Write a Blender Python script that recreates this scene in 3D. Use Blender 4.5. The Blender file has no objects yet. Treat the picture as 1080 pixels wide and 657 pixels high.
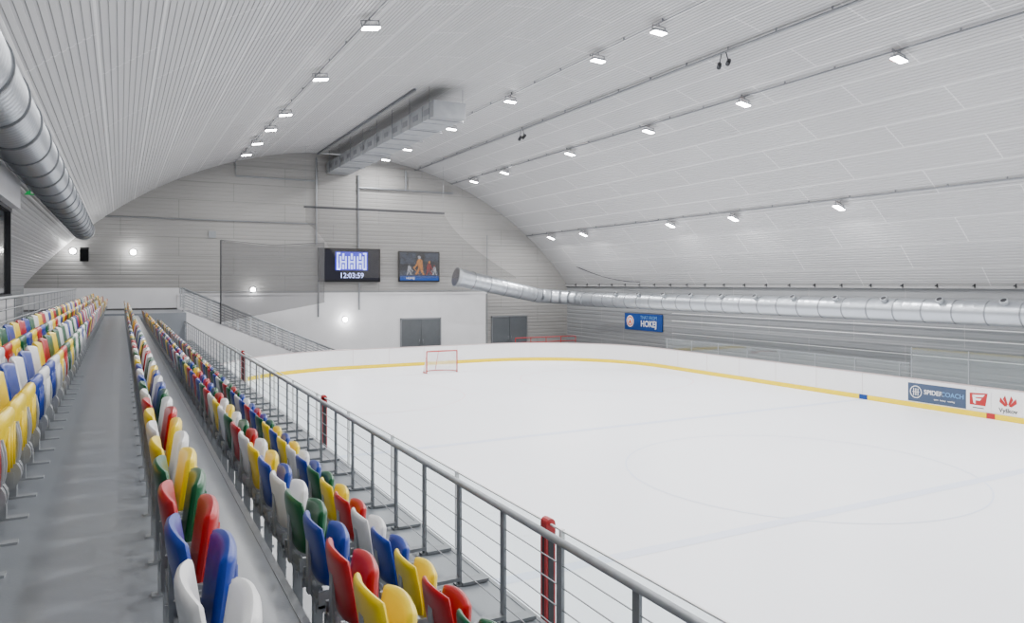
import bpy, math, random
from mathutils import Vector, Matrix
random.seed(7)
SC=bpy.context.scene
COL=SC.collection
def lin(c):
    c/=255.0
    return c/12.92 if c<=0.04045 else ((c+0.055)/1.055)**2.4
def rgb(r,g,b): return (lin(r),lin(g),lin(b),1)
# ------------------------------------------------ materials
def mat(name,col,rough=0.5,metal=0.0,noise=0.0,nscale=4.0,emit=0,bump=0.0,bscale=40,spec=0.5):
    m=bpy.data.materials.new(name); m.use_nodes=True
    nt=m.node_tree; b=nt.nodes['Principled BSDF']
    b.inputs['Base Color'].default_value=col
    b.inputs['Roughness'].default_value=rough
    b.inputs['Metallic'].default_value=metal
    b.inputs['Specular IOR Level'].default_value=spec
    if noise>0 or bump>0:
        tc=nt.nodes.new('ShaderNodeTexCoord'); nz=nt.nodes.new('ShaderNodeTexNoise')
        nz.inputs['Scale'].default_value=nscale; nz.inputs['Detail'].default_value=4
        nt.links.new(tc.outputs['Object'],nz.inputs['Vector'])
        if noise>0:
            mp=nt.nodes.new('ShaderNodeMapRange'); mp.inputs['From Min'].default_value=.3; mp.inputs['From Max'].default_value=.7
            mp.inputs['To Min'].default_value=1-noise; mp.inputs['To Max'].default_value=1+noise*.4
            nt.links.new(nz.outputs['Fac'],mp.inputs['Value'])
            vm=nt.nodes.new('ShaderNodeVectorMath'); vm.operation='SCALE'
            vm.inputs[0].default_value=col[:3]
            nt.links.new(mp.outputs['Result'],vm.inputs['Scale'])
            nt.links.new(vm.outputs['Vector'],b.inputs['Base Color'])
        if bump>0:
            n2=nt.nodes.new('ShaderNodeTexNoise'); n2.inputs['Scale'].default_value=bscale
            nt.links.new(tc.outputs['Object'],n2.inputs['Vector'])
            bp=nt.nodes.new('ShaderNodeBump'); bp.inputs['Strength'].default_value=bump; bp.inputs['Distance'].default_value=.02
            nt.links.new(n2.outputs['Fac'],bp.inputs['Height']); nt.links.new(bp.outputs['Normal'],b.inputs['Normal'])
    if emit>0:
        b.inputs['Emission Color'].default_value=col; b.inputs['Emission Strength'].default_value=emit
    return m
def alpha_mat(name,col,alpha,rough=.6):
    m=mat(name,col,rough,spec=.1); b=m.node_tree.nodes['Principled BSDF']; b.inputs['Alpha'].default_value=alpha
    return m
def glass_mat(name,tint,refl=.06):
    m=bpy.data.materials.new(name); m.use_nodes=True; nt=m.node_tree; nt.nodes.clear()
    o=nt.nodes.new('ShaderNodeOutputMaterial'); mx=nt.nodes.new('ShaderNodeMixShader')
    t=nt.nodes.new('ShaderNodeBsdfTransparent'); t.inputs['Color'].default_value=tint
    g=nt.nodes.new('ShaderNodeBsdfGlossy'); g.inputs['Roughness'].default_value=.03
    mx.inputs[0].default_value=refl
    nt.links.new(t.outputs[0],mx.inputs[1]); nt.links.new(g.outputs[0],mx.inputs[2]); nt.links.new(mx.outputs[0],o.inputs[0])
    return m
def panel_mat(name,col,seam,bw,rh,mort=.02,noise=.05,rough=.5):
    m=mat(name,col,rough,spec=.3); nt=m.node_tree; b=nt.nodes['Principled BSDF']
    uv=nt.nodes.new('ShaderNodeUVMap'); uv.uv_map='UVMap'
    br=nt.nodes.new('ShaderNodeTexBrick'); br.inputs['Scale'].default_value=1
    br.inputs['Brick Width'].default_value=bw; br.inputs['Row Height'].default_value=rh
    br.inputs['Mortar Size'].default_value=mort; br.inputs['Mortar Smooth'].default_value=.1
    br.inputs['Color1'].default_value=col
    br.inputs['Color2'].default_value=tuple(c*(1-noise) for c in col[:3])+(1,)
    br.inputs['Mortar'].default_value=seam
    nt.links.new(uv.outputs['UV'],br.inputs['Vector']); nt.links.new(br.outputs['Color'],b.inputs['Base Color'])
    return m
M=dict(
 ceil=panel_mat('painted_ribbed_ceiling',rgb(172,172,173),rgb(198,198,198),5.5,1.25,.025,.05,.5),
 wall=panel_mat('warm_grey_ribbed_wall',rgb(138,137,135),rgb(118,117,116),6.0,1.1,.02,.04,.55),
 wallr=panel_mat('grey_ribbed_side_wall',rgb(130,132,134),rgb(146,146,147),5.0,1.2,.02,.04,.55),
 white=mat('white_plaster',rgb(200,200,202),.6,noise=.05,nscale=1),
 deck=mat('grey_floor_paint',rgb(120,125,131),.30,noise=.07,nscale=1.1,bump=.03,bscale=60,spec=.5),
 concrete=mat('concrete',rgb(138,139,141),.7,noise=.15,nscale=.8),
 ice=mat('ice',rgb(246,248,253),.40,noise=.025,nscale=.22,spec=.22),
 galv=mat('galvanised_steel',rgb(158,162,166),.45,.5,noise=.12,nscale=9),
 post=mat('galvanised_flat_bar',rgb(128,132,136),.42,.45,noise=.12,nscale=8),
 ductg=mat('galvanised_sheet',rgb(150,153,157),.45,.3,noise=.12,nscale=3),
 duct=mat('spiral_duct_steel',rgb(172,177,183),.36,.8,noise=.05,nscale=.8),
 steel=mat('brushed_steel',rgb(126,129,133),.4,.6,noise=.1,nscale=15),
 dark=mat('dark_metal',rgb(45,46,50),.5,.3,noise=.1),
 black=mat('black_plastic',rgb(10,10,13),.5,noise=.05,spec=.2),
 board=mat('white_board_plastic',rgb(230,230,231),.4,noise=.03,nscale=1),
 kick=mat('yellow_kick_plastic',rgb(236,206,0),.45,noise=.03,spec=.2),
 cap=mat('pale_grey_cap',rgb(188,172,172),.4,noise=.03),
 red=mat('red_paint',rgb(165,18,24),.4,noise=.05),
 goalred=mat('worn_red_paint',rgb(180,52,46),.45,noise=.08),
 wht=mat('white_paint',rgb(228,228,228),.4,noise=.03),
 orange=mat('orange_plastic',rgb(215,80,30),.5,noise=.05),
 door=mat('grey_door_paint',rgb(76,80,84),.5,noise=.08,nscale=3),
 glass=glass_mat('clear_plexiglass',(.93,.96,.96,1),.06),
 dglass=mat('dark_window_glass',rgb(24,26,30),.08,noise=.05),
 net=alpha_mat('dark_safety_net',rgb(84,84,85),.62),
 net2=alpha_mat('fine_safety_net',rgb(84,83,82),.32),
 gnet=alpha_mat('white_goal_net',rgb(230,230,230),.45),
 lens=mat('led_lens',(1,1,1,1),.4,emit=50),
 lens2=mat('wall_lamp_lens',(1,.99,.97,1),.4,emit=70),
 exitg=mat('exit_green',rgb(20,150,75),.4,emit=.5),
 led=mat('led_text_white',rgb(175,188,255),.4,emit=2.0),
 ledp=mat('led_purple',rgb(45,45,190),.4,emit=.9),
 scr=mat('screen_dark',rgb(14,15,28),.4,emit=.12,spec=.2),
 photo=mat('screen_picture',rgb(26,28,36),.5,noise=.9,nscale=3.5,spec=.2),
 pmist=mat('picture_grey_blue',rgb(48,56,72),.5,noise=.8,nscale=5,spec=.2),
 pwhite=mat('picture_jersey_white',rgb(150,152,160),.5,noise=.6,nscale=9,spec=.2),
 pwarm=mat('picture_jersey_orange',rgb(176,112,48),.5,noise=.6,nscale=9,spec=.2),
 pred=mat('picture_jersey_red',rgb(120,30,32),.5,noise=.6,nscale=9,spec=.2),
 blue=mat('sign_blue',rgb(12,58,128),.4,noise=.04,spec=.3),
 slate=mat('slate_ad',rgb(62,76,100),.4,noise=.03,spec=.3),
 skyb=mat('pale_sky_blue',rgb(96,148,196),.4,noise=.03),
 paleblue=mat('ice_line_blue',rgb(226,233,249),.40,noise=.02,spec=.22),
 palered=mat('ice_line_red',rgb(246,228,234),.40,noise=.02,spec=.22),
)
SEATC=dict(red=rgb(172,12,20),blue=rgb(16,52,145),yellow=rgb(234,204,0),green=rgb(6,84,48),white=rgb(218,218,218))
SM={k:mat('seat_plastic_'+k,v,.30,noise=.05,nscale=6) for k,v in SEATC.items()}
# ------------------------------------------------ mesh builder
class MB:
    def __init__(s): s.v=[];s.f=[];s.m=[];s.uv={}
    def face(s,idx,mi=0): s.f.append(idx); s.m.append(mi)
    def box(s,c,d,mi=0,R=None):
        b=len(s.v); hx,hy,hz=d[0]/2,d[1]/2,d[2]/2; c=Vector(c)
        for x,y,z in ((-1,-1,-1),(1,-1,-1),(1,1,-1),(-1,1,-1),(-1,-1,1),(1,-1,1),(1,1,1),(-1,1,1)):
            p=Vector((x*hx,y*hy,z*hz))
            if R is not None: p=R@p
            s.v.append(tuple(c+p))
        for q in ((0,3,2,1),(4,5,6,7),(0,1,5,4),(1,2,6,5),(2,3,7,6),(3,0,4,7)): s.face([b+i for i in q],mi)
    def bb(s,x0,x1,y0,y1,z0,z1,mi=0): s.box(((x0+x1)/2,(y0+y1)/2,(z0+z1)/2),(x1-x0,y1-y0,z1-z0),mi)
    def tube(s,pts,r,n=8,mi=0,cap=True):
        pts=[Vector(p) for p in pts]; rs=r if isinstance(r,(list,tuple)) else [r]*len(pts)
        b=len(s.v); N=len(pts)
        for i,p in enumerate(pts):
            a=pts[max(i-1,0)]; c=pts[min(i+1,N-1)]; t=(c-a)
            if t.length<1e-9: t=Vector((0,0,1))
            t.normalize()
            up=Vector((0,0,1)) if abs(t.z)<.9 else Vector((0,1,0))
            u=t.cross(up).normalized(); w=u.cross(t)
            for k in range(n):
                an=2*math.pi*k/n
                s.v.append(tuple(p+u*math.cos(an)*rs[i]+w*math.sin(an)*rs[i]))
        for i in range(N-1):
            for k in range(n):
                k2=(k+1)%n
                s.face([b+i*n+k,b+i*n+k2,b+(i+1)*n+k2,b+(i+1)*n+k],mi)
        if cap:
            s.face([b+k for k in range(n)][::-1],mi); s.face([b+(N-1)*n+k for k in range(n)],mi)
    def shell(s,W,H,T,cx,cz,curve,lean,k=.7,n=8,mi=0):
        for side in (1,-1):
            b=len(s.v)
            for i in range(n+1):
                for j in range(n+1):
                    u=-1+2*i/n; v=-1+2*j/n
                    u=math.sin(u*math.pi/2); v=math.sin(v*math.pi/2)
                    y=W/2*u*math.sqrt(1-k*v*v/2); z=H/2*v*math.sqrt(1-k*u*u/2)
                    t=T/2*math.sqrt(max(0,1-max(abs(u),abs(v))**8))
                    s.v.append((cx+side*t+curve*u*u+lean*z,y,cz+z))
            for i in range(n):
                for j in range(n):
                    q=[b+i*(n+1)+j,b+(i+1)*(n+1)+j,b+(i+1)*(n+1)+j+1,b+i*(n+1)+j+1]
                    s.face(q if side==1 else q[::-1],mi)
    def mesh(s,name,mats,smooth=False):
        me=bpy.data.meshes.new(name); me.from_pydata(s.v,[],s.f)
        for m in mats: me.materials.append(m)
        me.polygons.foreach_set('material_index',s.m)
        if smooth: me.polygons.foreach_set('use_smooth',[True]*len(me.polygons))
        me.update(); return me
def setp(o,label=None,cat=None,kind=None,group=None):
    if label:o['label']=label
    if cat:o['category']=cat
    if kind:o['kind']=kind
    if group:o['group']=group
def link(name,me,parent=None,**k):
    o=bpy.data.objects.new(name,me); COL.objects.link(o)
    if parent is not None:
        o.parent=parent; o.matrix_parent_inverse=Matrix.Translation(-parent.location)
    setp(o,**k); return o
def mk(name,mb,mats,smooth=False,parent=None,**k):
    return link(name,mb.mesh(name,[M[m] if isinstance(m,str) else m for m in mats],smooth),parent,**k)
def empty(name,loc,**k):
    o=bpy.data.objects.new(name,None); o.location=loc; o.empty_display_size=.2; COL.objects.link(o); setp(o,**k); return o
def text(name,body,size,loc,rot,m,parent,ext=.004,sx=1,align='CENTER',bold=0):
    cu=bpy.data.curves.new(name,'FONT'); cu.body=body; cu.size=size; cu.extrude=ext; cu.align_x=align; cu.align_y='CENTER'; cu.offset=bold
    t=bpy.data.objects.new('tmp',cu); COL.objects.link(t)
    dg=bpy.context.evaluated_depsgraph_get(); me=bpy.data.meshes.new_from_object(t.evaluated_get(dg))
    bpy.data.objects.remove(t); me.materials.clear(); me.materials.append(M[m])
    mtx=Matrix.Translation(loc)@Matrix.Rotation(rot[2],4,'Z')@Matrix.Rotation(rot[0],4,'X')@Matrix.Diagonal((sx,1,1,1))
    me.transform(mtx); me.name=name
    return link(name,me,parent)
# ------------------------------------------------ camera
CAMZ=5.0
cam=bpy.data.cameras.new('camera'); co=bpy.data.objects.new('camera',cam); COL.objects.link(co)
cam.sensor_width=36; cam.lens=26.0; cam.shift_y=-29.5/1080; cam.clip_end=300; cam.clip_start=.05
co.location=(0,0,CAMZ); co.rotation_euler=(math.radians(90),0,math.radians(-27.9)); SC.camera=co
# ------------------------------------------------ shell
X0,R,ZC=12.5,21.5,-8.2
YE=47.0; YB=-8.0
ZS=4.9; HW=math.sqrt(R*R-(ZS-ZC)**2)
XL,XR=X0-HW,X0+HW
def vz(x): return ZC+math.sqrt(R*R-(x-X0)**2)
mb=MB(); uvs=[]
a0=math.asin(HW/R); s=-a0*R; prof=[]
per=.14
while s<a0*R:
    for ds,dr in ((0,0),(.08,0),(.09,.016),(.13,.016)): prof.append((s+ds,dr))
    s+=per
for (ss,dr) in prof:
    an=ss/R
    for y in (YB,YE+.1):
        mb.v.append((X0+(R+dr)*math.sin(an),y,ZC+(R+dr)*math.cos(an))); uvs.append((y,ss))
for i in range(len(prof)-1): mb.face([2*i,2*i+1,2*i+3,2*i+2])
o=mk('ceiling',mb,['ceil'],label="pale grey ribbed metal barrel-vault ceiling of the ice hall",kind='structure')
ul=o.data.uv_layers.new(name='UVMap')
for l in o.data.loops: ul.data[l.index].uv=uvs[l.vertex_index]
def ribwall(name,z0,z1,per,dep,mats,label,arch=False,X=None,Ys=None,sgn=1):
    mb=MB(); uv=[]; pr=[]; z=z0
    while z<z1:
        for dz,d in ((0,0),(per*.6,0),(per*.68,dep),(per*.92,dep)):
            if z+dz<=z1+.01: pr.append((z+dz,d))
        z+=per
    for (z,d) in pr:
        if arch:
            h=R*R-(z-ZC)**2; w=math.sqrt(h)+.02 if z>ZS and h>0 else HW
            if h<=0: w=.5
            for x in (X0-w,X0+w): mb.v.append((x,YE+d,z)); uv.append((x,z))
        else:
            for y in Ys: mb.v.append((X+sgn*d,y,z)); uv.append((y,z))
    for i in range(len(pr)-1): mb.face([2*i,2*i+1,2*i+3,2*i+2])
    o=mk(name,mb,mats,label=label,kind='structure')
    u=o.data.uv_layers.new(name='UVMap')
    for l in o.data.loops: u.data[l.index].uv=uv[l.vertex_index]
ribwall('wall_end',0,13.29,.24,.012,['wall'],"grey horizontally ribbed arched end wall",arch=True)
ribwall('wall_right',0,ZS+.1,.26,.02,['wallr'],"grey ribbed low side wall behind the boards",X=XR,Ys=(YB,YE),sgn=1)
ribwall('wall_left',0,ZS+.1,.26,.02,['wallr'],"grey ribbed low side wall behind the stand",X=XL,Ys=(YB,YE),sgn=-1)
mb=MB(); mb.bb(XL-.1,XR+.1,YB,YE+.1,-.3,-.02); mk('floor',mb,['concrete'],label="grey concrete hall floor around the rink",kind='structure')
mb=MB(); mb.bb(2.9,22.7,YE-.16,YE-.01,0,4.3); mb.bb(2.9,22.8,YE-.22,YE-.01,4.3,4.42)
mk('trim_1',mb,['white'],label="smooth white lower section of the end wall with ledge",kind='structure')
mb=MB(); mb.bb(XL,3.0,YE-.12,YE-.01,3.6,4.75); mk('trim_2',mb,['white'],label="white low wall strip behind the top landing",kind='structure')
mb=MB(); mb.bb(XR-.16,XR-.02,YB,YE,ZS-.10,ZS+.0); mk('trim_3',mb,['wallr'],label="pale steel eaves rail where vault meets side wall",kind='structure')
# doors
for i,(a,b) in enumerate(((16.4,19.3),(23.2,26.1))):
    y=YE-.17 if i==0 else YE-.02
    d=empty('door_%d'%(i+1),((a+b)/2,y,0),kind='structure',label="grey steel double door with pale frame")
    mb=MB(); mb.bb(a+.08,(a+b)/2-.01,y-.06,y,0,2.6); mk('door_leaf',mb,['door'],parent=d)
    mb=MB(); mb.bb((a+b)/2+.01,b-.08,y-.06,y,0,2.6); mk('door_leaf',mb,['door'],parent=d)
    mb=MB(); mb.bb(a,a+.08,y-.09,y,0,2.68); mb.bb(b-.08,b,y-.09,y,0,2.68); mb.bb(a,b,y-.09,y,2.6,2.7); mk('door_frame',mb,['steel'],parent=d)
    mb=MB(); mb.tube([((a+b)/2-.12,y-.1,.95),((a+b)/2-.12,y-.1,1.25)],.015); mb.tube([((a+b)/2+.12,y-.1,.95),((a+b)/2+.12,y-.1,1.25)],.015); mk('door_handle',mb,['steel'],True,parent=d)
# ------------------------------------------------ ice and boards
BX0,BX1,BY0,BY1,BR=3.65,28.4,-6.5,42.5,8.0
def rink_path(off=0,n=20):
    p=[(BX0+off,BY0),(BX0+off,BY1-BR)]
    for i in range(1,n+1):
        a=math.pi-math.pi/2*i/n; p.append((BX0+BR+(BR-off)*math.cos(a),BY1-BR+(BR-off)*math.sin(a)))
    for i in range(0,n+1):
        a=math.pi/2-math.pi/2*i/n; p.append((BX1-BR+(BR-off)*math.cos(a),BY1-BR+(BR-off)*math.sin(a)))
    p.append((BX1-off,BY0)); return p
mb=MB(); pp=rink_path(0.03)
b=len(pp); mb.v=[(x,y,.0) for x,y in pp]; mb.face(list(range(b))[::-1])
ice=mk('ice_surface',mb,['ice'],label="smooth white ice surface with faint painted lines",cat='ice')
def iceline(name,pts,m,z=.004):
    mb=MB(); mb.v=[(x,y,z) for x,y in pts]; mb.face(list(range(len(pts)))); mk(name,mb,[m],parent=ice)
iceline('blue_line',[(BX0+.1,21.0),(BX1-.1,21.0),(BX1-.1,21.3),(BX0+.1,21.3)],'paleblue')
iceline('blue_line',[(BX0+.1,10.9),(BX1-.1,10.9),(BX1-.1,11.2),(BX0+.1,11.2)],'paleblue')
iceline('goal_line',[(BX0+.8,38.4),(BX1-.8,38.4),(BX1-.8,38.45),(BX0+.8,38.45)],'palered')
def ring(name,cx,cy,r,w,m):
    mb=MB(); n=64
    for i in range(n):
        a=2*math.pi*i/n
        mb.v.append((cx+(r-w)*math.cos(a),cy+(r-w)*math.sin(a),.005)); mb.v.append((cx+r*math.cos(a),cy+r*math.sin(a),.005))
    for i in range(n):
        j=(i+1)%n; mb.face([2*i,2*i+1,2*j+1,2*j])
    mk(name,mb,[m],parent=ice)
ring('face_off_circle',9.5,32,4.5,.05,'palered'); ring('face_off_circle',22.5,32,4.5,.05,'palered')
ring('face_off_circle',16,14,4.5,.04,'paleblue')
def strip(name,o0,o1,z0,z1,m,parent,smooth=False):
    A=rink_path(o0); B=rink_path(o1); mb=MB()
    for (x,y),(u,v) in zip(A,B):
        mb.v+=[(x,y,z0),(x,y,z1),(u,v,z1),(u,v,z0)]
    for i in range(len(A)-1):
        for k in range(4):
            k2=(k+1)%4; mb.face([4*i+k,4*i+k2,4*(i+1)+k2,4*(i+1)+k])
    return mk(name,mb,[m],parent=parent)
rb=empty('rink_boards',(16,42.5,0),label="white dasher boards with yellow kick plate around the ice",cat="rink boards")
strip('board_panel',0,-.12,.0,1.12,'board',rb)
strip('kick_plate',.02,-.0,.0,.20,'kick',rb)
strip('cap_rail',.02,-.14,1.12,1.16,'cap',rb)
mb=MB()
for i in range(14):
    y=2+i*2.4
    if y<34: mb.bb(BX1-.006,BX1+.01,y,y+.015,.25,1.11)
for i in range(5):
    x=12+i*2.2; mb.bb(x,x+.015,BY1-.008,BY1+.01,.25,1.11)
mk('panel_joint',mb,['cap'],parent=rb,kind='stuff')
mb=MB(); mb.bb(BX1-.03,BX1-.018,20.95,21.35,.0,.21); mk('line_marker',mb,['blue'],parent=rb)
mb=MB(); mb.bb(BX1-.03,BX1-.018,15.7,16.0,.0,.21); mk('line_marker',mb,['red'],parent=rb)
# ads
RW=(math.pi/2,0,-math.pi/2); n=24
def ringx(mb,y,z,r,w,x):
    b=len(mb.v)
    for i in range(n):
        t=2*math.pi*i/n
        mb.v+=[(x,y+r*math.cos(t),z+r*math.sin(t)),(x,y+(r-w)*math.cos(t),z+(r-w)*math.sin(t))]
    for i in range(n):
        j=(i+1)%n; mb.face([b+2*i,b+2*i+1,b+2*j+1,b+2*j])
def polyx(mb,pts,x,mi=0):
    b=len(mb.v); mb.v+=[(x,y,z) for y,z in pts]; mb.face(list(range(b,b+len(pts))),mi)
def ad(y0,y1,m,label,z0=.24,z1=.98):
    e=empty('advert_panel',(BX1,(y0+y1)/2,z0),label=label,cat='advert')
    mb=MB(); mb.bb(BX1-.014,BX1-.006,y0,y1,z0,z1); mk('panel',mb,[m],parent=e); return e
a=ad(16.75,19.1,'slate',"slate blue advert panel with round emblem and white lettering on boards")
text('lettering',"SPIDER",.25,(BX1-.018,18.42,.66),RW,'wht',a,align='LEFT',bold=.003)
text('lettering',"COACH",.25,(BX1-.018,16.83,.66),RW,'skyb',a,align='RIGHT',bold=.001)
text('lettering',"sport   hockey   coaching",.08,(BX1-.018,17.6,.42),RW,'wht',a)
mb=MB()
ringx(mb,18.76,.63,.25,.03,BX1-.018)
for dy in (-.09,.0,.09): mb.bb(BX1-.022,BX1-.016,18.76+dy-.015,18.76+dy+.015,.49,.77)
mb.bb(BX1-.022,BX1-.016,18.62,18.90,.62,.64)
mk('emblem',mb,['wht'],parent=a)
a=ad(15.85,16.75,'wht',"white advert panel with red block and white angular mark on boards")
mb=MB()
cy=16.3
polyx(mb,[(cy+.32,.44),(cy+.32,.88),(cy-.34,.92),(cy-.26,.44)],BX1-.018)
mk('emblem',mb,['red'],parent=a)
mb=MB()
polyx(mb,[(cy+.22,.82),(cy-.24,.86),(cy-.16,.76),(cy+.10,.74)],BX1-.021)
polyx(mb,[(cy+.10,.70),(cy-.12,.70),(cy-.06,.62),(cy+.10,.62)],BX1-.021)
polyx(mb,[(cy+.22,.80),(cy+.10,.74),(cy+.10,.48),(cy+.18,.52)],BX1-.021)
mk('emblem_mark',mb,['wht'],parent=a)
mb=MB(); mb.bb(BX1-.019,BX1-.014,cy-.2,cy+.2,.33,.36); mk('underline',mb,['dark'],parent=a)
a=ad(14.0,15.83,'wht',"white advert panel with red crown emblem and dark lettering on boards")
mb=MB(); cy=15.25
for sx in (-1,1):
    polyx(mb,[(cy+sx*.02,.55),(cy+sx*.27,.86),(cy+sx*.30,.68),(cy+sx*.12,.53)],BX1-.018)
    polyx(mb,[(cy+sx*.0,.60),(cy+sx*.10,.94),(cy+sx*.18,.80),(cy+sx*.06,.58)],BX1-.018)
mk('emblem',mb,['red'],parent=a)
text('lettering',"Vyškov",.22,(BX1-.018,cy,.38),RW,'dark',a,bold=.003)
# near plexiglass
g=empty('plexiglass_screen',(BX0-.06,10,1.16),label="clear plexiglass screens standing on the near boards",cat='glass screen')
mb=MB(); y=1.0
while y<31:
    mb.bb(BX0-.065,BX0-.055,y+.02,y+2.38,1.16,2.72); y+=2.4
mk('glass_pane',mb,['glass'],parent=g,kind='stuff')
mb=MB(); y=1.0
while y<31.1:
    mb.bb(BX0-.08,BX0-.04,y-.02,y+.02,1.16,2.74); y+=2.4
mb.bb(BX0-.07,BX0-.05,1,31,2.72,2.735)
mk('glazing_post',mb,['wht'],parent=g,kind='stuff')
g=empty('plexiglass_screen',(BX1+.06,12,1.16),label="clear plexiglass screens with slim posts on far boards",cat='glass screen')
for k in range(4):
    y=19.0-2.3*(k+1)
    mb=MB(); mb.bb(BX1+.055,BX1+.065,y+.02,y+2.28,1.16,2.4); mk('glass_pane',mb,['glass'],parent=g)
for k in range(5):
    y=19.0-2.3*k
    mb=MB(); mb.bb(BX1+.045,BX1+.075,y-.015,y+.015,1.16,2.42); mk('glazing_post',mb,['galv'],parent=g)
g=empty('low_plexiglass_screen',(BX1+.06,27,1.16),label="low clear plexiglass edge with thin top line on far boards",cat='glass screen')
mb=MB(); mb.bb(BX1+.055,BX1+.065,19.1,34.4,1.16,1.75); mk('glass_pane',mb,['glass'],parent=g)
mb=MB(); mb.bb(BX1+.045,BX1+.075,19.1,34.4,1.75,1.77)
for k in range(8): mb.bb(BX1+.045,BX1+.075,19.5+2.1*k,19.53+2.1*k,1.16,1.75)
mk('glazing_rail',mb,['galv'],parent=g)
e=empty('side_wall_rails',(XR-.1,20,2),label="thin pale steel rails running along the ribbed side wall",cat='rail')
mb=MB()
for z in (2.0,2.75,3.2): mb.tube([(XR-.06,2,z),(XR-.06,35,z)],.018,6)
mk('rail_tube',mb,['wht'],parent=e)
for y in (6.05,14.8,25.9):
    e=empty('padded_post',(BX0-.06,y,1.16),label="red padded steel post at the plexiglass screen",cat='post',group='padded posts along the near boards')
    mb=MB(); mb.box((BX0-.06,y,1.98),(.10,.11,1.5))
    mb.tube([(BX0-.06,y-.055,2.73),(BX0-.06,y+.055,2.73)],.05,12)
    mk('padding',mb,['red'],parent=e)
    mb=MB(); mb.bb(BX0-.113,BX0-.007,y-.015,y+.015,1.3,2.6); mb.bb(BX0-.09,BX0-.03,y-.06,y-.055,1.3,2.6)
    mk('strap',mb,['dark'],parent=e)
    mb=MB(); mb.bb(BX0-.10,BX0-.02,y-.05,y+.05,1.16,1.3); mk('base_bracket',mb,['steel'],parent=e)
# goal
gx,gy=15.9,38.4
e=empty('hockey_goal',(gx,gy,0),label="red steel hockey goal with white net on the ice",cat='hockey goal')
mb=MB(); w=.915; h=1.22
mb.tube([(gx-w,gy,0.0),(gx-w,gy,h)],.035,10); mb.tube([(gx+w,gy,0),(gx+w,gy,h)],.035,10); mb.tube([(gx-w,gy,h),(gx+w,gy,h)],.035,10)
mk('goal_frame',mb,['goalred'],True,parent=e)
arc=[(gx-w,gy)]+[(gx-w*math.cos(math.pi*i/12)*1.05,gy+.35+.65*math.sin(math.pi*i/12)) for i in range(13)]+[(gx+w,gy)]
mb=MB(); mb.tube([(x,y,.04) for x,y in arc],.025,8)
arc2=[(gx-w,gy)]+[(gx-w*math.cos(math.pi*i/12)*.9,gy+.2+.3*math.sin(math.pi*i/12)) for i in range(13)]+[(gx+w,gy)]
mb.tube([(x,y,h-.02) for x,y in arc2],.02,8); mb.tube([(gx,gy+1.0,.04),(gx,gy+.5,h)],.018,6)
mk('base_frame',mb,['goalred'],True,parent=e)
mb=MB()
for (x,y),(u,v) in zip(arc,arc2): mb.v+=[(x,y,.05),(u,v,h-.03)]
for i in range(len(arc)-1): mb.face([2*i,2*i+1,2*i+3,2*i+2])
b=len(mb.v); mb.v+=[(x,y,h-.02) for x,y in arc2]; mb.face(list(range(b,b+len(arc2))))
mk('goal_net',mb,['gnet'],parent=e)
# ------------------------------------------------ grandstand
ZA=3.4; ZL=3.53; LX=-.90; XF=3.26
st=[(LX,.78,ZA),(.78,1.48,ZA-.45),(1.48,2.2,ZA-.9),(2.2,XF,ZA-1.35)]
GY0,GY1=-3.0,41.5
mb=MB(); mb.bb(XL+.05,LX,GY0,GY1,0,ZL)
for a,b,z in st: mb.bb(a,b,GY0,GY1,0,z)
mb.bb(XF,XF+.25,GY0,GY1,0,1.1)
gs=mk('grandstand',mb,['deck'],label="stepped grey painted concrete grandstand with a wide aisle",cat='grandstand')
mb=MB(); mb.bb(XL+.05,3.0,GY1+.001,YE-.15,0,3.5); mk('stand_landing',mb,['deck'],label="grey painted landing at the end of the grandstand",cat='landing')
mb=MB()
for x,z in ((.78,ZA),(1.48,ZA-.45),(2.2,ZA-.9),(XF,ZA-1.35)): mb.bb(x-.03,x+.012,GY0,GY1,z-.06,z+.006)
mk('step_nosing',mb,['steel'],parent=gs,kind='stuff')
# ------------------------------------------------ seats
def back_mesh(mb,n,mi): mb.shell(.40,.34,.045,-.02,.635,.03,-.16,.40,n,mi)
def pan_mesh(mb,n,mi): mb.shell(.38,.34,.06,.115,.565,-.02,.14,.46,n,mi)
def frame_mesh(mb,mi,hi=True,disc=.055):
    mb.bb(-.02,.03,-.025,.025,0,.42,mi)
    mb.bb(-.04,.14,-.19,-.175,.36,.41,mi); mb.bb(-.04,.14,.175,.19,.36,.41,mi)
    mb.bb(-.03,0.01,-.19,.19,.38,.42,mi)
    if hi:
        mb.bb(-.05,.13,-.03,.03,0,.012,mi)
        mb.bb(-.05,-.035,-.03,.03,.40,.68,mi)
        for sy in (-1,1):
            mb.tube([(.09,sy*.18,.40),(.09,sy*.22,.40)],disc,20,mi)
            mb.bb(-.03,.09,sy*.19-.01,sy*.19+.01,.40,.47,mi)
            mb.tube([(.10,sy*.20,.36)]+[(.125+.03*math.sin(t*.52),sy*.20,.38+.05*t) for t in range(0,6)],.010,8,mi)
        mb.tube([(.09,-.19,.40),(.09,.19,.40)],.013,8,mi)
fm=MB(); frame_mesh(fm,0); FRAME=fm.mesh('seat_frame',[M['galv']])
fm=MB(); frame_mesh(fm,0,True,.078); FRAMEL=fm.mesh('seat_frame',[M['galv']])
seat_me={}
for k in SM:
    a=MB(); back_mesh(a,12,0); p=MB(); pan_mesh(p,12,0)
    for rz in (-.08,0,.08): p.bb(.145,.158,rz-.008,rz+.008,.47,.66,0)
    f=MB(); back_mesh(f,5,0); pan_mesh(f,5,0); frame_mesh(f,1,False)
    fme=f.mesh('stadium_seat',[SM[k],M['galv']])
    seat_me[k]=(a.mesh('backrest',[SM[k]],True),p.mesh('seat',[SM[k]],True),fme)
names=list(SM)
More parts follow.
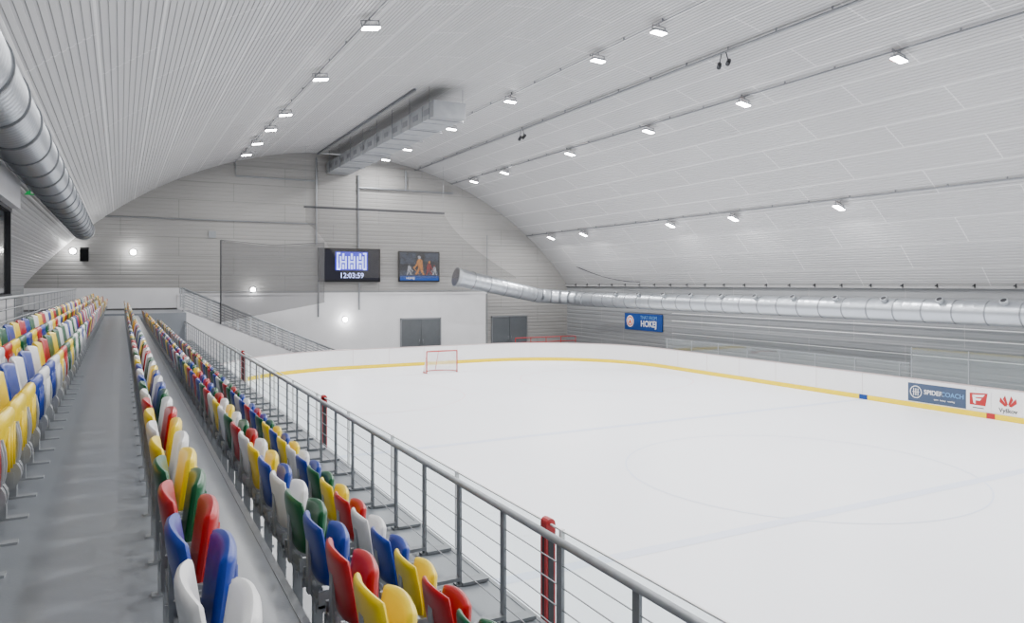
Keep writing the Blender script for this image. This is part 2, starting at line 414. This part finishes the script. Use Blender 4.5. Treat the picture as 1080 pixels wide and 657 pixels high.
def seq(fixed,n,sd):
    r=random.Random(sd); out=list(fixed)
    while len(out)<n:
        c=r.choice(names)
        if c!=out[-1]: out.append(c)
    return out
rows=[ # x, z, y0, count, colours, tag, seed, scale, pitch
 (.19,ZA,2.2,75,['white','blue','red','green','yellow','white','yellow','red','white','green'],'A',3,1,.5),
 (.93,ZA-.45,3.0,73,['yellow','red','blue','green','white','blue','yellow','white','red','green'],'B',5,1,.5),
 (1.59,ZA-.9,3.4,73,['green','red','yellow','blue','white','red','yellow','green','blue','white','yellow'],'C',8,1,.5),
 (-.72,ZA,4.3,66,['red','yellow','yellow','yellow','blue','white','blue','white','yellow','red','green','yellow'],'L1',11,1.25,.58),
 (-1.10,ZL,6.6,62,['white','red','white','red','yellow','green','blue','yellow','red','blue','green','white','yellow'],'L2',14,1.25,.58)]
allseats=[]
for x,z,y0,nn,fx,tag,sd,sc,pt in rows:
    cs=seq(fx,nn,sd)
    for i in range(nn):
        y=y0+pt*i
        if y>40.6: break
        allseats.append((math.hypot(x,y),x,y,z,cs[i],tag,sc))
allseats.sort()
stuff=MB()
GRP={'A':'seats in the row along the aisle','B':'seats in the middle row','C':'seats in the front row','L1':'seats behind the aisle','L2':'seats in the top row'}
for i,(d,x,y,z,c,tag,sc) in enumerate(allseats):
    rotz=math.radians(random.uniform(-1.5,1.5))
    if i<298:
        lab="folded %s plastic tip-up stadium seat on steel bracket"%c
        if d<15:
            e=empty('stadium_seat',(x,y,z),label=lab,cat='seat',group=GRP[tag]); e.rotation_euler=(0,0,rotz); e.scale=(sc,sc,sc)
            for nm,me in (('backrest',seat_me[c][0]),('seat',seat_me[c][1]),('seat_frame',FRAMEL if tag=='L1' else FRAME)):
                o=bpy.data.objects.new(nm,me); COL.objects.link(o); o.parent=e
                if nm=='seat': o.rotation_euler=(0,0,random.uniform(-.02,.02))
        else:
            o=bpy.data.objects.new('stadium_seat',seat_me[c][2]); COL.objects.link(o); o.location=(x,y,z); o.scale=(sc,sc,sc); setp(o,lab,'seat',None,GRP[tag])
    else:
        b=len(stuff.v); t=MB(); ci=names.index(c); back_mesh(t,3,ci); pan_mesh(t,3,ci); frame_mesh(t,5,False)
        stuff.v+=[(vx*sc+x,vy*sc+y,vz_*sc+z) for vx,vy,vz_ in t.v]
        for f,m_ in zip(t.f,t.m): stuff.face([b+q for q in f],m_)
if stuff.v:
    mk('distant_stadium_seats',stuff,[SM[k] for k in names]+['galv'],label="distant multicoloured folded stadium seats at the end of the stand",cat='seats',kind='stuff')
# ------------------------------------------------ railings
def railing(p0,p1,H,spacing,label,ncab=5,pw=.06,arm=0,r=.024,name='guard_railing',cr=.0055,th=.014,pm='galv'):
    p0=Vector(p0);p1=Vector(p1); L=(p1-p0).length; nn=max(1,round(L/spacing)); d=(p1-p0)/nn
    e=empty(name,tuple(p0),label=label,cat='railing')
    al=(p1-p0).normalized(); horiz=Vector((al.x,al.y,0)).normalized()
    ang=math.atan2(horiz.y,horiz.x); Rz=Matrix.Rotation(ang,3,'Z')
    for i in range(nn+1):
        p=p0+d*i; mb=MB()
        mb.box(p+Vector((0,0,H/2)),(pw,th,H),0,Rz)
        mb.box(p+Vector((0,0,.01)),(.1,.09,.016),0,Rz)
        if arm:
            mb.box(p+Vector((-arm/2,0,.07)),(arm,.09,.035),0); mb.box(p+Vector((-arm,0,.035)),(.03,.09,.07),0)
            mb.box(p+Vector((.15,0,.025)),(.28,.14,.03),0)
        mk('post',mb,[pm],parent=e)
    mb=MB(); mb.tube([p0+Vector((0,0,H)),p1+Vector((0,0,H))],r,10); mk('top_rail',mb,['galv'],True,parent=e)
    for k in range(ncab):
        z=H*(k+1)/(ncab+1)
        mb=MB(); mb.tube([p0+Vector((0,0,z)),p1+Vector((0,0,z))],cr,5); mk('cable',mb,['steel'],parent=e)
    return e
railing((2.93,1.0,ZA-1.35),(2.93,41.4,ZA-1.35),1.0,.93,"galvanised steel guard railing with horizontal cables along the stand",5,.075,.45,r=.032,th=.024,pm='post')
railing((-1.75,0,ZL),(-1.75,38,ZL),1.22,1.2,"galvanised steel railing behind the top seats",5,.06,cr=.014,r=.03)
railing((2.95,41.7,3.5),(2.95,42.9,3.5),1.25,.65,"short galvanised railing at the landing edge",5,.06,cr=.012)
railing((2.95,43.0,3.7),(11.2,43.0,0),1.05,.75,"sloping galvanised stair railing with cables",6,.07,r=.045,cr=.016,th=.03)
railing((2.95,44.9,3.7),(11.2,44.9,0),1.05,.75,"sloping galvanised stair railing with cables",6,.07,r=.045,cr=.016,th=.03)
railing((11.4,43.6,0),(16,43.6,0),1.0,1.1,"low galvanised railing behind the end boards",3,.05)
mb=MB(); ns=22
for i in range(ns):
    z=3.7*(ns-i)/(ns+1); x=3.0+8.2*i/ns
    mb.bb(x,x+8.2/ns,43.1,44.8,max(0,z-.3),z)
mk('staircase',mb,['concrete'],label="straight concrete staircase descending to ice level",cat='stairs')
mb=MB(); mb.v=[(3,43.06,0),(11.2,43.06,0),(3,43.06,3.55),(3,43.09,0),(11.2,43.09,0),(3,43.09,3.55)]
for q in ([0,1,2],[5,4,3],[0,2,5,3],[1,4,5,2],[0,3,4,1]): mb.face(q)
mk('stair_side_panel',mb,['white'],label="pale side panel closing the staircase",cat='panel')
e=empty('red_barrier',(25.5,43.9,0),label="low red steel tube barrier behind the boards",cat='barrier')
mb=MB()
for z in (1.32,1.0): mb.tube([(23.5,43.9,z),(28.3,43.9,z)],.025,8)
for x in (23.5,24.7,25.9,27.1,28.3): mb.tube([(x,43.9,0),(x,43.9,1.32)],.025,8)
mk('tube_frame',mb,['red'],parent=e)
# ------------------------------------------------ ducts
def duct(name,pts,r,label,ridge=.15,flange=1.5,rr=.008,cat='air duct',fr=.03):
    pts=[Vector(p) for p in pts]; P=[];Q=[]
    rs=r if isinstance(r,list) else [r]*len(pts)
    e=empty(name,tuple(pts[0]),label=label,cat=cat)
    mb=MB(); fl=MB()
    for i in range(len(pts)-1):
        a,b=pts[i],pts[i+1]; L=(b-a).length; t=(b-a)/L; ra,rb_=rs[i],rs[i+1]
        k=0.0
        while k<L-.05:
            q=ra+(rb_-ra)*k/L
            for dk,dr in ((0,0),(.02,rr),(.04,0)): P.append(a+t*(k+dk)); Q.append(q+dr)
            k+=ridge
        if L>2:
            k=.4
            while k<L:
                q=ra+(rb_-ra)*k/L; fl.tube([a+t*k,a+t*(k+.05)],q+fr,32); k+=flange
    P.append(pts[-1]);Q.append(rs[-1])
    mb.tube(P,Q,40,0,False)
    mk('duct_pipe',mb,['duct'],True,parent=e)
    mk('flange_ring',fl,['steel'],parent=e,kind='stuff')
    return e,mb
DX,DZ=-1.34,7.19
e,_=duct('round_air_duct',[(DX,-2,DZ),(DX,34.6,DZ)],.38,"large round galvanised spiral air duct under the vault",.16,1.5,.010)
mb=MB(); mb.tube([(DX,34.55,DZ),(DX,34.85,DZ)],[.42,.42],32); mb.tube([(DX,-2.0,DZ),(DX,-1.9,DZ)],.36,32); mk('end_cap',mb,['galv'],parent=e)
mb=MB()
for i in range(6):
    y=9+4.9*i
    mb.tube([(DX-.2,y,DZ+.3),(DX-.35,y,vz(DX-.35))],.012,5)
mk('hanger',mb,['steel'],parent=e,kind='stuff')
dl=[(28.0,-4,3.92),(28.0,42.2,3.92)]
for i in range(1,6):
    a=math.pi/2*i/5; dl.append((28.0-2.3*(1-math.cos(a)),42.2+2.3*math.sin(a),3.92+.045*i))
dl+=[(19.5,44.5,5.42)]
rs=[.46]*2+[.46+.006*i for i in range(1,6)]+[.60]
e,_=duct('round_air_duct',dl,rs,"large round galvanised air duct along the side wall with nozzles",.4,1.2,.003,fr=.016)
tt=(Vector((19.5,44.5,5.42))-Vector((25.7,44.5,4.15))).normalized(); pe=Vector((19.5,44.5,5.42))
mb=MB(); mb.tube([pe-tt*.1,pe+tt*.1],.64,32); mk('end_collar',mb,['galv'],parent=e)
mb=MB(); mb.tube([pe+tt*.09,pe+tt*.12],.57,32); mk('end_opening',mb,['steel'],parent=e)
for i in range(14):
    y=8.0+2.33*i
    c=Vector((28.0,y,3.92)); dd=Vector((-.62,0,.78)).normalized()
    mb=MB(); mb.tube([c+dd*.43,c+dd*.58],.12,16); mb.tube([c+dd*.56,c+dd*.62],[.15,.15],16); mk('air_nozzle',mb,['galv'],True,parent=e)
    mb=MB(); mb.tube([c+dd*.615,c+dd*.63],.10,14); mk('nozzle_core',mb,['dark'],parent=e)
# rectangular ceiling duct
e=empty('rectangular_air_duct',(12.3,37,12),label="rectangular galvanised sheet-metal air duct hung under the vault ridge",cat='air duct')
mb=MB(); dx0,dx1,dz0,dz1=11.5,12.9,11.95,12.6
mb.bb(dx0,dx1,28.6,46.9,dz0,dz1); mk('duct_body',mb,['ductg'],parent=e)
mb=MB(); y=28.62
while y<46.5:
    for q in ((dx0-.025,dx1+.025,dz0-.025,dz0+.0),(dx0-.025,dx1+.025,dz1,dz1+.025),(dx0-.025,dx0,dz0,dz1),(dx1,dx1+.025,dz0,dz1)):
        mb.bb(q[0],q[1],y,y+.04,q[2],q[3])
    y+=1.35
mk('joint_flange',mb,['galv'],parent=e,kind='stuff')
mb=MB()
for k in range(13):
    y=29.5+1.35*k; mb.bb(dx0-.015,dx0,y-.3,y+.3,dz0+.2,dz0+.45,0)
mk('side_grille',mb,['steel'],parent=e,kind='stuff')
mb=MB()
for k in range(8):
    y=29+2.4*k
    for x in (dx0-.06,dx1+.06): mb.tube([(x,y,dz0-.05),(x,y,vz(x)-.01)],.015,5)
    mb.bb(dx0-.1,dx1+.1,y-.02,y+.02,dz0-.08,dz0-.05)
mk('hanger',mb,['steel'],parent=e,kind='stuff')
mb=MB(); mb.bb(10.95,11.05,29.5,46.9,vz(11)-.12,vz(11)-.02)  # darker strip standing in for the shadow line beside the duct
mk('shadow_strip',mb,['steel'],parent=e)
# ------------------------------------------------ lamps
def slope(x): return math.atan2((x-X0),(vz(x)-ZC))
lamps=[(6.0,[19.5,25.2,31.2,34.6,38.3,41.9,13.5,7,0,-5]),(14.8,[18.2,21.5,28.1,34.5,41.0,45.0,13,7,0,-5]),(20.1,[13.8,19.9,25.4,31.7,38.9,43.2,8,2,-4]),(26.0,[20.5,26.4,31,39.4,43.4,11,6,0,-4]),(1.0,[-5,0,6,12])]  # out-of-view lamps are added fill; the last row is added wholly for the aisle
ld=bpy.data.lights.new('floodlight','AREA'); ld.energy=355; ld.shape='RECTANGLE'; ld.size=.45; ld.size_y=.25; ld.color=(1,.99,.985)
ld_fill=ld.copy(); ld_fill.energy=90  # dimmer copy for the added row that lightens the aisle shadow
def lampmesh():
    h=MB(); h.bb(-.24,.24,-.13,.13,-.01,.045)
    for i in range(7): h.bb(-.21+.07*i-.01,-.21+.07*i+.01,-.12,.12,.045,.075)
    l=MB(); l.bb(-.23,.23,-.125,.125,-.04,-.01)
    b=MB(); b.bb(-.26,-.24,-.015,.015,0,.2); b.bb(.24,.26,-.015,.015,0,.2); b.bb(-.26,.26,-.015,.015,.18,.2); b.tube([(0,0,.19),(0,0,.27)],.02,6)
    s=MB(); s.bb(-.12,.12,.13,.22,.0,.09)
    return h.mesh('lamp_housing',[M['ductg']]),l.mesh('lamp_lens',[M['lens']]),b.mesh('lamp_bracket',[M['steel']]),s.mesh('sensor_box',[M['orange']])
LH=lampmesh()
for x,ys in lamps:
    for y in ys:
        z=vz(x)-(.36 if 5<x<25 else .42); e=empty('floodlight',(x,y,z),label="white rectangular LED floodlight hung from the vault, lit, unseen ones added as fill",cat='lamp',group='floodlights under the vault')
        e.rotation_euler=(0,slope(x)*.5,0)
        for me in LH:
            if me.name.startswith('sensor') and x<10: continue
            o=bpy.data.objects.new(me.name,me); COL.objects.link(o); o.parent=e
        lo=bpy.data.objects.new('lamp_light',ld_fill if x<5 else ld); COL.objects.link(lo); lo.parent=e; lo.location=(0,0,-.06)
def conduit(x,dz,r,label,y0=-5,y1=46.9,tray=False):
    e=empty('ceiling_conduit',(x,y0,vz(x)-dz),label=label,cat='conduit')
    mb=MB()
    if tray: mb.bb(x-.06,x+.06,y0,y1,vz(x)-dz-.02,vz(x)-dz+.02)
    else: mb.tube([(x,y0,vz(x)-dz),(x,y1,vz(x)-dz)],r,8)
    mk('conduit_pipe',mb,['steel'],parent=e)
    mb=MB(); y=y0+1
    while y<y1: mb.bb(x-.02,x+.02,y-.02,y+.02,vz(x)-dz,vz(x)+.01); y+=2
    mk('clip',mb,['steel'],parent=e,kind='stuff')
for x in (6.0,14.8): conduit(x,.08,.015,"thin steel conduit feeding the floodlights")
for x in (20.1,26.0): conduit(x,.09,.032,"steel conduit feeding the floodlights")
conduit(17.5,.13,.02,"narrow steel cable tray under the vault",tray=True)
for x,y in ((17.5,18.2),(17.5,32.0)):
    z=vz(x)-.5
    for s_ in (-1,1):
        e=empty('ceiling_camera',(x,y+s_*.22,z),label="small dark spotlight-like camera on the cable tray",cat='camera',group='cameras on the tray')
        mb=MB(); mb.tube([(x+s_*.02-.1,y+s_*.22-.08,z-.10),(x+.1,y+s_*.22+.08,z+.08)],.075,12); mk('camera_body',mb,['dark'],True,parent=e)
        mb=MB(); mb.tube([(x,y+s_*.22,z),(x,y+s_*.1,vz(x)-.15)],.018,6); mk('mount_arm',mb,['dark'],parent=e)
br=MB(); br.bb(-.04,.0,-.02,.02,-.07,.09); br.tube([(-.03,0,.07),(-.12,0,.02)],.014,6); br.bb(-.15,-.10,-.03,.03,-.02,.03)
BM=br.mesh('eaves_bracket',[M['dark']])
for i in range(25):
    o=link('eaves_bracket',BM,label="small dark steel bracket at the vault eaves",cat='bracket',group='brackets along the eaves'); o.location=(XR-.155,9.5+1.5*i,ZS+.0)
# ------------------------------------------------ end wall items
FW=(math.pi/2,0,0)
e=empty('scoreboard',(13,YE-.3,5.1),label="black LED scoreboard showing white emblem and clock digits",cat='scoreboard')
mb=MB(); mb.bb(11,15,YE-.30,YE-.02,5.1,7.25); mk('scoreboard_case',mb,['black'],parent=e)
mb=MB(); mb.bb(11.12,14.88,YE-.315,YE-.30,5.22,7.13); mk('led_screen',mb,['scr'],parent=e)
text('clock_digits',"12:03:59",.46,(13.1,YE-.33,5.50),FW,'led',e,bold=.004)
mb=MB(); y0,y1=YE-.335,YE-.32; zc=6.42
def bx(x0,x1,z0,z1): mb.bb(13.1+x0,13.1+x1,y0,y1,zc+z0,zc+z1)
for cx in (-.55,0,.55):
    bx(cx-.22,cx-.12,-.48,.32); bx(cx+.12,cx+.22,-.48,.32); bx(cx-.12,cx+.12,-.1,.02)
    bx(cx-.06,cx+.06,.12,.5); bx(cx-.06,cx+.06,-.5,-.2)
for sx in (-1,1):
    bx(*sorted((sx*.86,sx*.96)),-.5,.55); bx(*sorted((sx*.74,sx*.96)),.45,.55); bx(*sorted((sx*.74,sx*.96)),-.55,-.45)
mk('led_emblem',mb,['led'],parent=e)
mb=MB(); mb.bb(12.05,14.15,YE-.32,YE-.316,5.85,7.02); mk('emblem_glow',mb,['ledp'],parent=e)
e=empty('display_screen',(17.8,YE-.2,5.12),label="dark display screen showing hockey players and a blue strip",cat='screen')
mb=MB(); mb.bb(16.3,19.2,YE-.2,YE-.02,5.12,7.15); mk('screen_case',mb,['black'],parent=e)
mb=MB(); mb.bb(16.38,19.12,YE-.21,YE-.2,5.5,7.07); mk('picture',mb,['photo'],parent=e)
mb=MB(); mb.bb(16.38,19.12,YE-.212,YE-.2,5.2,5.52); mk('blue_strip',mb,['blue'],parent=e)
mb=MB(); mb.bb(16.38,17.5,YE-.214,YE-.2,6.3,7.05); mb.bb(18.1,19.1,YE-.214,YE-.2,6.5,7.05); mb.bb(16.38,19.1,YE-.214,YE-.2,5.55,5.85); mk('picture_backdrop',mb,['pmist'],parent=e)
def fig(cx,m1,m2,sx=1,sc=.75,zb=5.55):
    mb=MB()
    def pz(pts):
        b=len(mb.v); mb.v+=[(cx+sx*a*sc,YE-.22,zb+(z-5.55)*sc) for a,z in pts]; mb.face(list(range(b,b+len(pts))))
    pz([(-.2,6.1),(.14,6.05),(.28,6.5),(.16,6.68),(.0,6.72),(-.14,6.62)]); pz([(-.2,6.12),(0,6.1),(-.02,5.85),(-.2,5.58),(-.32,5.6),(-.2,5.85)]); pz([(.0,6.1),(.16,6.05),(.28,5.8),(.42,5.62),(.26,5.6),(.1,5.82)])
    pz([(.2,6.5),(.42,6.2),(.56,6.1),(.5,6.02),(.34,6.1),(.14,6.35)]); pz([(.5,6.12),(.56,6.1),(.1,5.62),(.06,5.64)])
    mk('player_clothing',mb,[m1],parent=e); mb=MB()
    pz([(.08+.11*math.cos(t*.524),6.82+.12*math.sin(t*.524)) for t in range(12)]); mk('player_helmet',mb,[m2],parent=e)
fig(17.0,'pwhite','dark',1,.55); fig(17.8,'pwarm','pwhite',-1,.95); fig(18.4,'pred','pwarm',1,.7); fig(18.85,'pwhite','pred',-1,.5)
text('lettering',"HOKEJ",.2,(17.1,YE-.225,5.36),FW,'wht',e)
e=empty('wall_sign',(XR-.05,37.8,2.0),label="blue rectangular wall sign with white lettering and round badge",cat='sign')
mb=MB(); mb.bb(XR-.10,XR-.02,35.9,39.7,2.0,3.06); mk('sign_panel',mb,['blue'],parent=e)
mb=MB(); ringx(mb,39.1,2.55,.38,.37,XR-.11); mk('badge',mb,['wht'],parent=e)
mb=MB(); ringx(mb,39.1,2.55,.32,.08,XR-.115); polyx(mb,[(39.25,2.42),(39.1,2.72),(38.95,2.42)],XR-.115); mk('badge_centre',mb,['orange'],parent=e)
text('lettering',"THAT FROM",.30,(XR-.11,37.2,2.82),RW,'skyb',e)
text('lettering',"HOKEJ",.54,(XR-.11,37.2,2.42),RW,'wht',e,bold=.01)
for x,z,yo in ((-2.3,6.77,.02),(.64,6.77,.02),(7.1,4.62,.02),(12.7,2.7,.17)):
    e=empty('wall_lamp',(x,YE-yo,z),label="round white wall lamp, lit, on the end wall",cat='lamp',group='wall lamps on the end wall')
    mb=MB(); mb.tube([(x,YE-yo,z),(x,YE-yo-.06,z)],.18,24); mk('lamp_housing',mb,['wht'],True,parent=e)
    mb=MB(); mb.tube([(x,YE-yo-.06,z),(x,YE-yo-.14,z),(x,YE-yo-.2,z)],[.15,.13,.05],24); mk('lamp_lens',mb,['lens2'],True,parent=e)
    pl=bpy.data.lights.new('wall_lamp_light','POINT'); pl.energy=60; pl.shadow_soft_size=.1
    lo=bpy.data.objects.new('lamp_light',pl); COL.objects.link(lo); lo.location=(x,YE-yo-.4,z); lo.parent=e; lo.matrix_parent_inverse=Matrix.Translation(-e.location)
e=empty('loudspeaker',(-1.75,YE-.3,6.6),label="black wall-mounted loudspeaker near the wall lamp",cat='speaker')
mb=MB(); mb.box((-1.75,YE-.32,6.6),(.42,.4,.7),0,Matrix.Rotation(.3,3,'X')); mk('speaker_cabinet',mb,['black'],parent=e)
mb=MB(); mb.bb(-1.79,-1.71,YE-.2,YE-.02,6.55,6.65); mk('bracket',mb,['dark'],parent=e)
Yp=YE-.1
def pipe(pts,r,label,m='steel'):
    mb=MB(); mb.tube(pts,r,8); mk('wall_pipe',mb,[m],label=label,cat='pipe')
pipe([(10.9,Yp,12.9),(10.9,Yp,7.4)],.06,"grey vertical pipe running up the end wall")
pipe([(11.0,YE-.22,5.0),(11.0,YE-.22,2.9)],.05,"grey vertical pipe below the scoreboard")
pipe([(13.6,Yp,12.0),(13.6,Yp,7.3)],.07,"grey vertical pipe above the scoreboard")
pipe([(13.6,YE-.25,5.05),(13.6,YE-.25,3.3)],.05,"grey pipe below the scoreboard")
pipe([(13.6,Yp-.05,11.2),(20.2,Yp-.05,11.2)],.06,"grey horizontal pipe high on the end wall")
pipe([(6.1,Yp,12.2),(6.1,Yp,11.45),(10.8,Yp,11.45)],.045,"thin grey conduit with a bend on the end wall")
pipe([(16.8,Yp-.05,11.25),(16.8,Yp-.05,12.5)],.06,"short grey riser pipe")
pipe([(22.8,YE-.2,8.4),(22.8,YE-.2,0.1)],.035,"thin dark downpipe on the end wall")
pipe([(-.9,Yp,8.75),(10.8,Yp,8.75)],.035,"thin conduit across the end wall")
pipe([(3.2,YE-.25,4.5),(22.6,YE-.25,4.5)],.03,"thin conduit above the white wall section")
mb=MB(); mb.bb(4.6,5.0,YE-.1,YE-.02,7.7,8.1)
for k in range(4): mb.bb(4.62,4.98,YE-.12,YE-.1,7.75+.09*k,7.78+.09*k)
mk('wall_vent',mb,['steel'],label="small square louvred wall vent",cat='vent')
mb=MB(); mb.bb(6.6,6.9,YE-.28,YE-.17,2.9,3.2); mb.bb(6.66,6.84,YE-.3,YE-.28,2.96,3.14); mk('junction_box',mb,['wht'],label="small white junction box on wall",cat='electrical box')
# nets
mb=MB(); mb.bb(9.5,18.4,44.0,44.05,9.44,9.56); e=mk('net_boom',mb,['dark'],label="long dark horizontal net boom hanging before the end wall",cat='net boom')
mb=MB()
for x in (9.6,13.9,18.3): mb.tube([(x,44.02,9.5),(x,44.02,vz(x))],.008,5)
mk('hanging_wire',mb,['steel'],parent=e,kind='stuff')
mb=MB(); n2=24
for i in range(n2+1):
    x=9.6+(23.6-9.6)*i/n2
    zt=9.44 if x<18.4 else 9.44-4.0*((x-18.4)/5.2)**.7
    zb=(8.6-3.0*(i/4)**1.4) if i<4 else 5.35
    mb.v+=[(x,44.02,max(zt,5.4)),(x,44.02,zb)]
for i in range(n2): mb.face([2*i,2*i+1,2*i+3,2*i+2])
mk('safety_net',mb,['net2'],label="fine grey safety net draped before the end wall",cat='net')
mb=MB()
for i in range(n2+1):
    x=4.8+5.6*i/n2; sag=.25*math.sin(math.pi*i/n2)
    mb.v+=[(x,42.75+.06*math.sin(i*1.3),7.35-sag),(x,42.75+.06*math.sin(i*1.7),2.9+1.0*i/n2)]
for i in range(n2): mb.face([2*i,2*i+1,2*i+3,2*i+2])
o=mk('safety_net',mb,['net'],True,label="dark bunched safety net hanging at the rink corner",cat='net')
mb=MB(); mb.tube([(4.8,42.75,7.36),(4.8,42.75,2.8)],.04,6); mb.tube([(4.8,42.75,7.36),(7.6,42.75,7.13),(10.4,42.75,7.36)],.02,6); mk('net_edge_cord',mb,['dark'],parent=o)
mb=MB(); pts=[(28.2,45.5,6.6)]+[(28.4+.6*t/8,45.5-8*t/8,6.6-1.5*math.sin(math.pi/2*t/8)) for t in range(1,9)]
mb.tube(pts,.03,6); mk('hanging_cable',mb,['dark'],label="thin dark sagging cable beside the vault edge",cat='cable')
# ------------------------------------------------ left booth + exit sign
e=empty('commentary_booth',(-2.1,14,ZL),label="white framed commentary booth front with dark windows",cat='booth')
mb=MB(); mb.bb(-2.3,-1.9-.0,8,19,6.6,7.2); mb.bb(-2.3,-2.02,8,19,ZL,4.7); mk('booth_body',mb,['white'],parent=e)
mb=MB(); mb.bb(-2.16,-2.12,8,18.9,4.7,6.6); mk('window_pane',mb,['dglass'],parent=e)
mb=MB()
for k in range(6): y=8.0+2.18*k; mb.bb(-2.2,-2.06,y-.05,y+.05,4.7,6.6)
mb.bb(-2.2,-2.05,8,19,6.52,6.6); mb.bb(-2.2,-2.05,8,19,4.7,4.78); mk('window_frame',mb,['dark'],parent=e)
e=empty('exit_sign',(-2.2,23.8,7.55),label="small green illuminated exit sign hung from vault",cat='exit sign')
mb=MB(); mb.bb(-2.45,-1.95,23.76,23.84,7.4,7.65); mk('sign_box',mb,['exitg'],parent=e)
mb=MB(); mb.bb(-2.4,-2.24,23.75,23.76,7.5,7.55); mb.bb(-2.14,-2.02,23.75,23.76,7.43,7.62); mk('pictogram',mb,['wht'],parent=e)
mb=MB(); mb.tube([(-2.2,23.8,7.65),(-2.2,23.8,vz(-2.2))],.01,5); mk('hanger',mb,['dark'],parent=e)
# ------------------------------------------------ world
w=bpy.data.worlds.new('World'); SC.world=w; w.use_nodes=True
w.node_tree.nodes['Background'].inputs[0].default_value=(.95,.97,1,1); w.node_tree.nodes['Background'].inputs[1].default_value=.3
